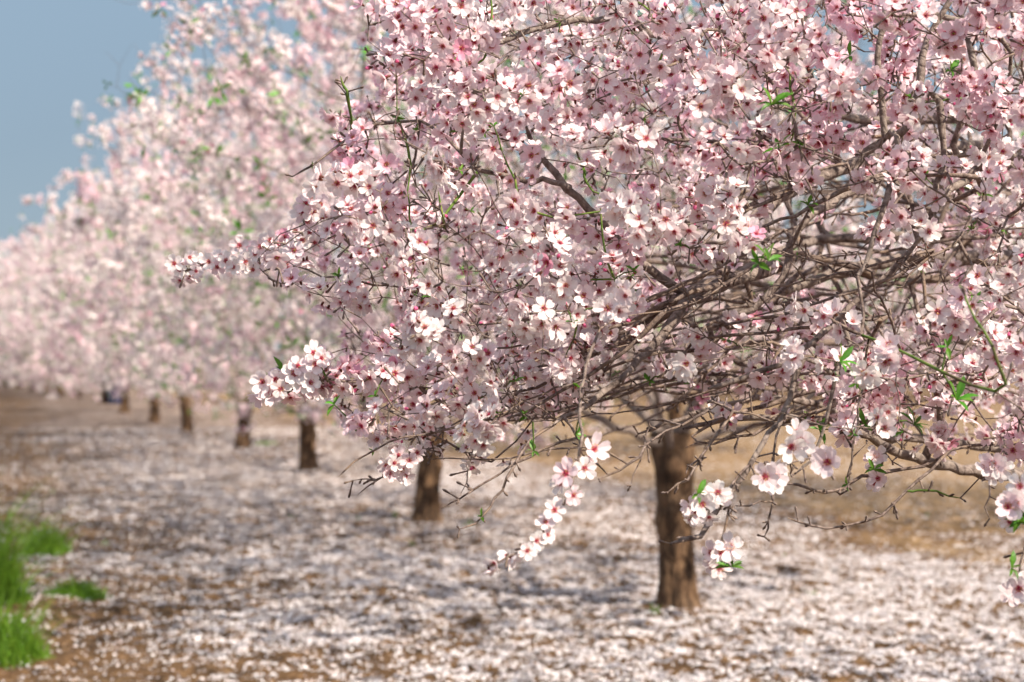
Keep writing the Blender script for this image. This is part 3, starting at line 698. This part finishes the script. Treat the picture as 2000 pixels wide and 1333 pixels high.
# ---- hanging shoots
for C_, rr, fl, size, lv in sprays:
    V, Q = tubes([(C_, rr)], 7, wob=.05); D = unit(np.gradient(C_, axis=0))
    V2, Q2 = tubes(spurs(C_, D, rr, g, 6), 4)
    sh = nobj('flowering_shoot', make_mesh('flowering_shoot', np.vstack([V, V2]), [Q, Q2 + len(V)], M_TWIG, smooth=True))
    fp = np.array([at(a, b, c) for a, b, c, _ in fl]); nf = len(fp)
    ax = np.array([C_[np.argmin(np.linalg.norm(C_ - p, axis=1))] for p in fp])
    nr = unit(unit(fp - ax)*.7 + unit(np.array([0, 0, CAMZ]) - fp)*.9 + g.normal(0, .28, (nf, 3)))
    tn, ct = tints(nf, g, .3); ct[:] = np.array([.42, .012, .05])
    V, Q, T, C = scatter(HI, g.integers(0, 9, nf), fp, nr, size*.92*np.array([f[3] for f in fl]), tn, ct, g)
    ped = [(np.array([a, a*.4 + p*.6 - n_*.004, p - n_*.006]), np.array([.0013, .0011, .0014])) for a, p, n_ in zip(ax, fp, nr)]
    V3, Q3 = tubes(ped, 4)
    mi = np.concatenate([np.zeros(len(Q)), np.ones(len(Q3)), np.zeros(len(T))])
    Ca = np.vstack([C, np.tile([.1, .08, .03], (len(V3), 1))])
    obj('blossoms', make_mesh('blossoms', np.vstack([V, V3]), [Q, Q3 + len(V), T], [M_PETAL, M_TWIG], Ca, mi=mi), sh)
    for (a, b, c, sz) in lv:
        V, Q, T, C = scatter(LEAF, np.array([3]), [at(a, b, c)], np.array([[g.normal(0, .5), -.6, .7]]), np.array([sz*.55]), np.zeros((1, 3)), np.zeros((1, 3)), g)
        obj('leaf_sprig', make_mesh('leaf_sprig', V, [Q], M_LEAF, C), sh)
# ---- young leaf sprigs
LS = [(1508,205,2.6,.062),(1522,290,2.65,.058),(1490,548,2.45,.068),(1455,555,2.45,.05),(1650,700,2.5,.06),(565,708,2.75,.052),(610,740,2.75,.04),(1275,515,2.8,.045),
      (1577,402,2.8,.045),(1868,782,2.5,.07),(1862,632,2.5,.04),(1832,128,2.8,.05),(1116,880,2.6,.04),(1117,630,2.75,.035),(965,248,2.8,.035),(1785,830,2.7,.06),(1045,940,2.7,.035),
      (1690,830,2.8,.05),(733,775,2.8,.035),(945,838,2.7,.04),(1902,592,2.7,.04),(1600,840,2.9,.05),(1232,415,2.8,.04),(1005,745,2.7,.03),(1170,600,2.8,.035),(840,580,2.9,.035),
      (660,540,3.,.035),(1660,110,2.9,.045),(1900,190,2.9,.04),(1480,60,2.9,.035),(1100,20,2.9,.035),(1810,350,3.1,.05),(1950,400,3.3,.06),(1420,665,3.3,.05),(1330,480,2.9,.04),(1270,745,3.,.035)]
for a, b, c, sz in LS:
    p = at(a, b, c); k = s.nearest(p, 0.); d = s.P[k] - p
    if np.linalg.norm(d) > .06: p = p + d * .5
    V, Q, T, C = scatter(LEAF, np.array([g.integers(0, 4)]), [p], np.array([[g.normal(0, .5), -.5, .7]]), np.array([sz*.62]), np.zeros((1, 3)), np.zeros((1, 3)), g)
    W_, Q_ = tubes([(np.array([s.P[k], s.P[k]*.5 + p*.5 + [0, 0, .004], p]), np.array([.0016, .0014, .001]))], 4)
    C = np.vstack([C, np.tile([.10, .17, .03], (len(W_), 1))])
    nobj('leaf_sprig', make_mesh('leaf_sprig', np.vstack([V, W_]), [Q, Q_ + len(V)], M_LEAF, C))
k = thin[g.choice(len(thin), 420)]; nl_ = len(k); z3 = np.zeros((nl_, 3))
V, Q, T, C = scatter(LEAF, g.integers(0, 4, nl_), s.P[k], unit(g.standard_normal((nl_, 3)) + [0, 0, .7]), g.uniform(.008, .02, nl_), z3, z3, g)
o = nobj('leaf_buds', make_mesh('leaf_buds', V, [Q], M_LEAF, C)); o['kind'] = 'stuff'
#@@GROUND
# ================================================================== ground
def perp(x, y): return ((x - 1.05) + .336 * (y - 10)) / 1.055
def pdens(x, y):
    p = perp(x, y); w = (fbm(x*.55 + 3, y*.55, 4) - .5) * 3.0
    d = sstep(3.9, 2.1, np.abs(p - .2) + w)
    d2 = sstep(4.6, 2.6, np.abs(p - 7.2) + w) * sstep(15, 12.5, y + w)
    d = np.maximum(d, d2)
    patch = .30 + 1.0 * fbm(x*1.3 + 7, y*.8 + 2, 4)
    return np.clip((.17 + .83 * d) * patch, 0, 1)
def gh(x, y):
    r = np.hypot(x, y); k = np.exp(-r / 60)
    big = (fbm(x*.45, y*.45, 3) - .5) * .07
    clod = np.maximum(fbm(x*5.5, y*5.5, 3) - .42, 0) * .11 + (fbm(x*17, y*17, 2) - .5) * .034
    return (big + clod * k)
front = np.arange(-24, 24.01, .17); rest = np.arange(24, 336, 3.)[1:]
th = np.radians(np.concatenate([front, rest]))
rs = [.3]
while rs[-1] < 900:
    x = rs[-1]; rs.append(x * (1.09 if x < 5.5 else 1.0042 if x < 17 else 1.012 if x < 45 else 1.06))
rs = np.array(rs); RR, TH = np.meshgrid(rs, th, indexing='ij')
X = RR * np.sin(TH); Yg = RR * np.cos(TH); Z = gh(X, Yg); nt_ = len(th)
V = np.stack([X, Yg, Z], -1).reshape(-1, 3); V = np.vstack([V, [0, 0, 0]])
i = np.arange(len(rs)-1)[:, None]*nt_; j = np.arange(nt_)[None]; k = (j+1) % nt_
Q = np.stack([i+j, i+k, i+nt_+k, i+nt_+j], -1).reshape(-1, 4)[:, ::-1]
T = np.stack([(np.arange(nt_)+1) % nt_, np.arange(nt_), np.full(nt_, len(V)-1)], 1)[:, ::-1]
m, nt, N, out = nmat('orchard_soil')
geo = N('NewGeometry'); pos = geo.outputs['Position']
n1 = N('TexNoise', ins={'Vector': pos, 'Scale': .5, 'Detail': 6., 'Roughness': .6})
n2 = N('TexNoise', ins={'Vector': pos, 'Scale': 14., 'Detail': 8., 'Roughness': .7})
n3 = N('TexNoise', ins={'Vector': pos, 'Scale': 1.7, 'Detail': 5., 'Roughness': .6})
soil = ramp(N, n2.outputs['Fac'], [(.3, (.022, .013, .008)), (.5, (.10, .056, .027)), (.7, (.22, .135, .07))])
straw = ramp(N, n2.outputs['Fac'], [(.3, (.09, .054, .028)), (.5, (.21, .135, .07)), (.7, (.38, .27, .155))])
at_ = N('Attribute', attribute_name='Col')           # red: how thickly petals lie, green: dry straw
ac = N('SeparateColor', ins={0: at_.outputs['Color']})
fa = N('Math', operation='MULTIPLY_ADD', ins={0: ac.outputs[1], 1: .62, 2: -.42})
fb = N('Math', operation='ADD', ins={0: fa.outputs[0], 1: n1.outputs['Fac']})
f = ramp(N, fb.outputs[0], [(.44, (0, 0, 0)), (.72, (1, 1, 1))])
base = N('MixRGB', ins={0: f, 1: soil, 2: straw})
vo = N('TexVoronoi', ins={'Vector': pos, 'Scale': 38.})
rnd = N('SeparateColor', ins={0: vo.outputs['Color']})
den = N('MapRange', ins={0: n3.outputs['Fac'], 1: .3, 2: .7, 3: .6, 4: 1.25})
dm = N('Math', operation='MULTIPLY', ins={0: ac.outputs[0], 1: den.outputs[0]})
lt = N('Math', operation='LESS_THAN', ins={0: rnd.outputs[0], 1: dm.outputs[0]})
near_ = N('Math', operation='LESS_THAN', ins={0: vo.outputs['Distance'], 1: .42})
mk = N('Math', operation='MULTIPLY', ins={0: lt.outputs[0], 1: near_.outputs[0]})
pc = N('MixRGB', ins={0: rnd.outputs[1], 1: (.80, .72, .72, 1), 2: (.62, .52, .50, 1)})
col = N('MixRGB', ins={0: mk.outputs[0], 1: base.outputs[0], 2: pc.outputs[0]})
hb = N('Math', operation='ADD', ins={0: n2.outputs['Fac'], 1: mk.outputs[0]})
b = N('Bump', ins={'Height': hb.outputs[0], 'Strength': .7, 'Distance': .02})
p = N('BsdfPrincipled', ins={'Base Color': col.outputs[0], 'Roughness': .9, 'Specular IOR Level': .2, 'Normal': b.outputs[0]})
nt.links.new(p.outputs[0], out.inputs[0])
pd = pdens(V[:, 0], V[:, 1]); far = sstep(11, 24, V[:, 1])
cc = np.stack([pd * (.18 + .72 * far), (1 - np.clip(pd * 1.6, 0, 1)) * np.where(perp(V[:, 0], V[:, 1]) > 0, 1.25, .7), 0*pd], 1)
tag(obj('ground', make_mesh('ground', V, [Q, T], m, cc, smooth=True)), kind='structure')

# fallen petals, real ones near the camera
g = np.random.default_rng(5)
def petals(n, y0, y1, size):
    y = np.sqrt(g.uniform(y0*y0, y1*y1, n)); x = g.uniform(-1, 1, n) * (.35*y + .9)
    keep = g.random(n) < pdens(x, y) ** 1.4 * 1.75 * sstep(.42, .56, (.78*fbm(x*26, y*20, 3) + .22*fbm(x*2.6+5, y*2.2, 2))) + .012
    return x[keep], y[keep], np.full(keep.sum(), size)
ps = [petals(400000, 6.2, 13, .0098), petals(230000, 13, 24, .0128), petals(60000, 24, 36, .02)]
x = np.concatenate([a[0] for a in ps]); y = np.concatenate([a[1] for a in ps]); sz = np.concatenate([a[2] for a in ps])
n = len(x); print('fallen petals', n)
# petals gather in small drifts
z = gh(x, y); sz = sz * g.uniform(.6, 1.35, n)
a = g.uniform(0, 6.28, n); nr = unit(np.stack([g.normal(0, .45, n), g.normal(0, .45, n), np.ones(n)], 1))
U = unit(np.cross(nr, np.stack([np.cos(a), np.sin(a), np.zeros(n)], 1))); W = np.cross(nr, U)
c = np.stack([x, y, z + .006 + g.uniform(0, .008, n)], 1)
sh = [(-1, 0, .25), (0, -.75, 0), (1, 0, .3), (0, .75, .05)]
V = np.stack([c + sz[:, None]*(u*U + v*W + w*nr*g.uniform(-.2, 1.6, (n, 1))) for u, v, w in sh], 1).reshape(-1, 3)
Q = np.arange(n*4).reshape(n, 4)
tt = g.beta(1.5, 2.5, n)[:, None]
C = np.array([.86, .86, .90]) * (1 - tt) + np.array([.62, .52, .53]) * tt
br = g.random(n) < .07; C[br] = np.array([.30, .19, .11]) * g.uniform(.6, 1.3, (br.sum(), 1))
T1_ = np.concatenate([Q[:, [0, 1, 3]], Q[:, [1, 2, 3]]])
o = obj('fallen_petals', make_mesh('fallen_petals', V, [T1_], M_FALLEN, np.repeat(C, 4, 0)))
tag(o, 'carpet of fallen white almond petals over brown orchard soil', 'petals', kind='stuff')

# grass clumps
def blades(n, rad, h, g, wide=.006, flat=1.):
    px0 = g.uniform(0, 99); a = g.uniform(0, 6.28, n); rr = rad * (.75 + .5*vnoise(np.cos(a)*2 + px0, np.sin(a)*2)) * g.random(n) ** .65; bx, by = rr*np.cos(a)*flat, rr*np.sin(a)
    hh = h * (.25 + 1.1 * g.random(n) ** 1.6) * (1.1 - .75*(rr/rad)**2) * (.6 + .8 * vnoise(bx*22 + px0, by*22)); ln = g.normal(0, .45, (n, 2)) * hh[:, None]; w = wide*g.uniform(.6, 1.4, n); t = g.uniform(0, 3.14, n)
    dx, dy = np.cos(t)*w/2, np.sin(t)*w/2; rows = []
    for s_, ws in ((0, 1.), (.4, .9), (.75, .6), (1., .06)):
        cx = bx + ln[:, 0]*s_**2; cy = by + ln[:, 1]*s_**2; cz = hh*(s_ - .12*s_**2)
        rows += [np.stack([cx-dx*ws, cy-dy*ws, cz], 1), np.stack([cx+dx*ws, cy+dy*ws, cz], 1)]
    V = np.stack(rows, 1).reshape(-1, 3); b = np.arange(n)[:, None]*8
    Q = np.concatenate([b + np.array([[0, 1, 3, 2]]), b + np.array([[2, 3, 5, 4]]), b + np.array([[4, 5, 7, 6]])])
    C = np.array([.12, .27, .025]) * g.uniform(.6, 1.35, (n, 1)) + np.array([.05, .03, 0]) * g.random((n, 1))
    return V, Q, np.repeat(C, 8, 0)
def clump(px, py, rad, h, n, label, cat='grass clump', name='grass_clump', flat=1., wide=.006, group=None):
    p = gpt(px, py); V, Q, C = blades(n, rad, h, g, wide, flat)
    V[:, 2] += gh(V[:, 0] + p[0], V[:, 1] + p[1]) - .01
    tag(obj(name, make_mesh(name, V, [Q], M_GRASS, C), loc=p), label, cat, group)
GG = 'grass clumps along the left edge'
clump(88, 1078, .22, .30, 1000, 'dark green rounded grass clump, farthest back of those at the left edge', group=GG)
clump(-34, 1185, .27, .66, 2000, 'tall green grass clump cut by the left edge, above the low flat tuft', group=GG)
clump(150, 1168, .19, .11, 1300, 'low flat green grass tuft spreading rightwards from the left edge', group=GG, flat=1.15)
clump(8, 1292, .22, .30, 1500, 'bright green grass clump nearest the camera at the lower left corner', group=GG)
WG = 'small weeds sprouting among the petals'
for px_, py_, rad, h, n_, lab in [(1277,1205,.04,.10,70,'small bright weed growing against the foot of the thickest trunk'), (1275,1196,.03,.12,40,None),
    (772,1012,.04,.09,60,'dark green weed just left of the orange lit trunk'), (700,1014,.03,.05,30,'tiny pale weed between the second and third trunks'),
    (915,1025,.07,.07,80,'green weed just right of the orange lit trunk'), (805,1066,.03,.06,40,'small weed in front of the orange lit trunk'), (570,1010,.05,.05,50,'pale weed on the petals in front of the leaning third trunk'),
    (520,868,.26,.06,1400,'flat green weed patch on the bare strip right of the fourth trunk'), (1590,1165,.03,.07,40,'weed sprig standing on white petals right of the thickest trunk'),
    (1885,1162,.03,.03,30,'small flat weed near the right edge among petals'), (1530,1085,.02,.05,24,'tiny weed on the petals at the edge of the brown strip'), (455,1210,.03,.03,24,'tiny low weed in the lower left petal scatter'),
    (205,1060,.05,.05,60,'faint weed right of the rounded grass clump'), (100,962,.05,.06,50,'pale weed tuft above the rounded grass clump'), (1810,1010,.03,.05,30,'tiny weed on the brown strip under the long bare twig')]:
    if lab: clump(px_, py_, rad, h, n_, lab, 'weed', 'weed', group=WG)
# the blue barrel
def barrel(loc, rz):
    root = empty('barrel', loc, rz); tag(root, 'blue upright barrel beside a dark trunk far along the tree row', 'barrel')
    def lathe(name, prof, mat, z0=0):
        a = np.arange(28)*2*np.pi/28; V = np.concatenate([np.stack([r*np.cos(a), r*np.sin(a), np.full(28, z)], 1) for r, z in prof])
        i = np.arange(len(prof)-1)[:, None]*28; j = np.arange(28)[None]; k = (j+1) % 28
        Q = np.stack([i+j, i+k, i+28+k, i+28+j], -1).reshape(-1, 4)
        return obj(name, make_mesh(name, V, [Q], mat, smooth=True), root)
    m, nt, N, out = nmat('blue_plastic'); p = N('BsdfPrincipled', ins={'Base Color': (.014, .035, .13, 1), 'Roughness': .4}); nt.links.new(p.outputs[0], out.inputs[0])
    lathe('body', [(0, 0), (.27, 0), (.28, .03), (.28, .26), (.295, .28), (.295, .31), (.28, .33), (.28, .6), (.295, .62), (.295, .65), (.28, .67), (.28, .88), (.26, .93)], m)
    lathe('lid', [(.262, .92), (.275, .925), (.275, .955), (.25, .96), (.24, .945), (0, .945)], m)
p = gpt(222, 790); barrel((p[0], p[1] + .3, gh(p[0], p[1])), 0)

# ================================================================== light, sky, camera
EL, AZ = 43.0, 129.0                      # sun to the right and a little beyond the trees
sd = np.array([math.sin(R(AZ))*math.cos(R(EL)), math.cos(R(AZ))*math.cos(R(EL)), math.sin(R(EL))])
L = bpy.data.lights.new('sun', 'SUN'); L.energy = 4.9; L.angle = R(.6); L.color = (1, .88, .72)
lo = bpy.data.objects.new('sun', L); COL.objects.link(lo)
from mathutils import Vector
lo.rotation_euler = Vector(tuple(sd)).to_track_quat('Z', 'Y').to_euler(); lo.location = (20, 10, 20)
w = bpy.data.worlds.new('World'); S.world = w; w.use_nodes = True; nt = w.node_tree; nt.nodes.clear()
out = nt.nodes.new('ShaderNodeOutputWorld'); bg = nt.nodes.new('ShaderNodeBackground'); sk = nt.nodes.new('ShaderNodeTexSky')
sk.sky_type = 'NISHITA'; sk.sun_disc = False; sk.sun_elevation = R(EL); sk.sun_rotation = R(AZ); sk.dust_density = 2.0; sk.air_density = 1.0
# grey-blue rain cloud veil over the open sky
def W(t, **k):
    n = nt.nodes.new('ShaderNode' + t)
    for a, b in k.items(): setattr(n, a, b)
    return n
tc = W('TexCoord'); sp = W('SeparateXYZ'); nt.links.new(tc.outputs['Generated'], sp.inputs[0])
no = W('TexNoise'); no.inputs['Scale'].default_value = 2.4; no.inputs['Detail'].default_value = 4; nt.links.new(tc.outputs['Generated'], no.inputs['Vector'])
ad = W('Math', operation='MULTIPLY_ADD'); ad.inputs[1].default_value = .22; nt.links.new(no.outputs['Fac'], ad.inputs[0]); nt.links.new(sp.outputs[2], ad.inputs[2])
cr = W('ValToRGB'); nt.links.new(ad.outputs[0], cr.inputs[0])
e = cr.color_ramp.elements
e[0].position = .08; e[0].color = (.31, .40, .48, 1); e[1].position = .24; e[1].color = (.27, .365, .46, 1)
x_ = e.new(.42); x_.color = (.30, .42, .54, 1); x_ = e.new(.75); x_.color = (.80, .86, .95, 1)
sc_ = W('MixRGB', blend_type='MULTIPLY'); sc_.inputs[0].default_value = 1; sc_.inputs[2].default_value = (8.6, 8.6, 8.6, 1); nt.links.new(cr.outputs[0], sc_.inputs[1])
mx = W('MixRGB'); mx.inputs[0].default_value = .85
nt.links.new(sk.outputs[0], mx.inputs[1]); nt.links.new(sc_.outputs[0], mx.inputs[2]); nt.links.new(mx.outputs[0], bg.inputs[0]); bg.inputs[1].default_value = .072
nt.links.new(bg.outputs[0], out.inputs[0])
cd = bpy.data.cameras.new('camera'); co = bpy.data.objects.new('camera', cd); COL.objects.link(co); S.camera = co
co.location = (0, 0, CAMZ); co.rotation_euler = (R(90), 0, 0)
cd.sensor_width = 36; cd.lens = F / 2000 * 36; cd.shift_y = (HOR - 666.5) / 2000; cd.clip_start = .05; cd.clip_end = 2000
cd.dof.use_dof = True; cd.dof.focus_distance = 2.95; cd.dof.aperture_fstop = 3.8; cd.dof.aperture_blades = 0
S.view_settings.view_transform = 'Standard'; S.view_settings.look = 'None'; S.view_settings.exposure = 0.84; S.view_settings.gamma = 1
S.cycles.use_denoising = True
for a, v in (('max_bounces', 6), ('diffuse_bounces', 4), ('transmission_bounces', 4), ('transparent_max_bounces', 4)): setattr(S.cycles, a, v)
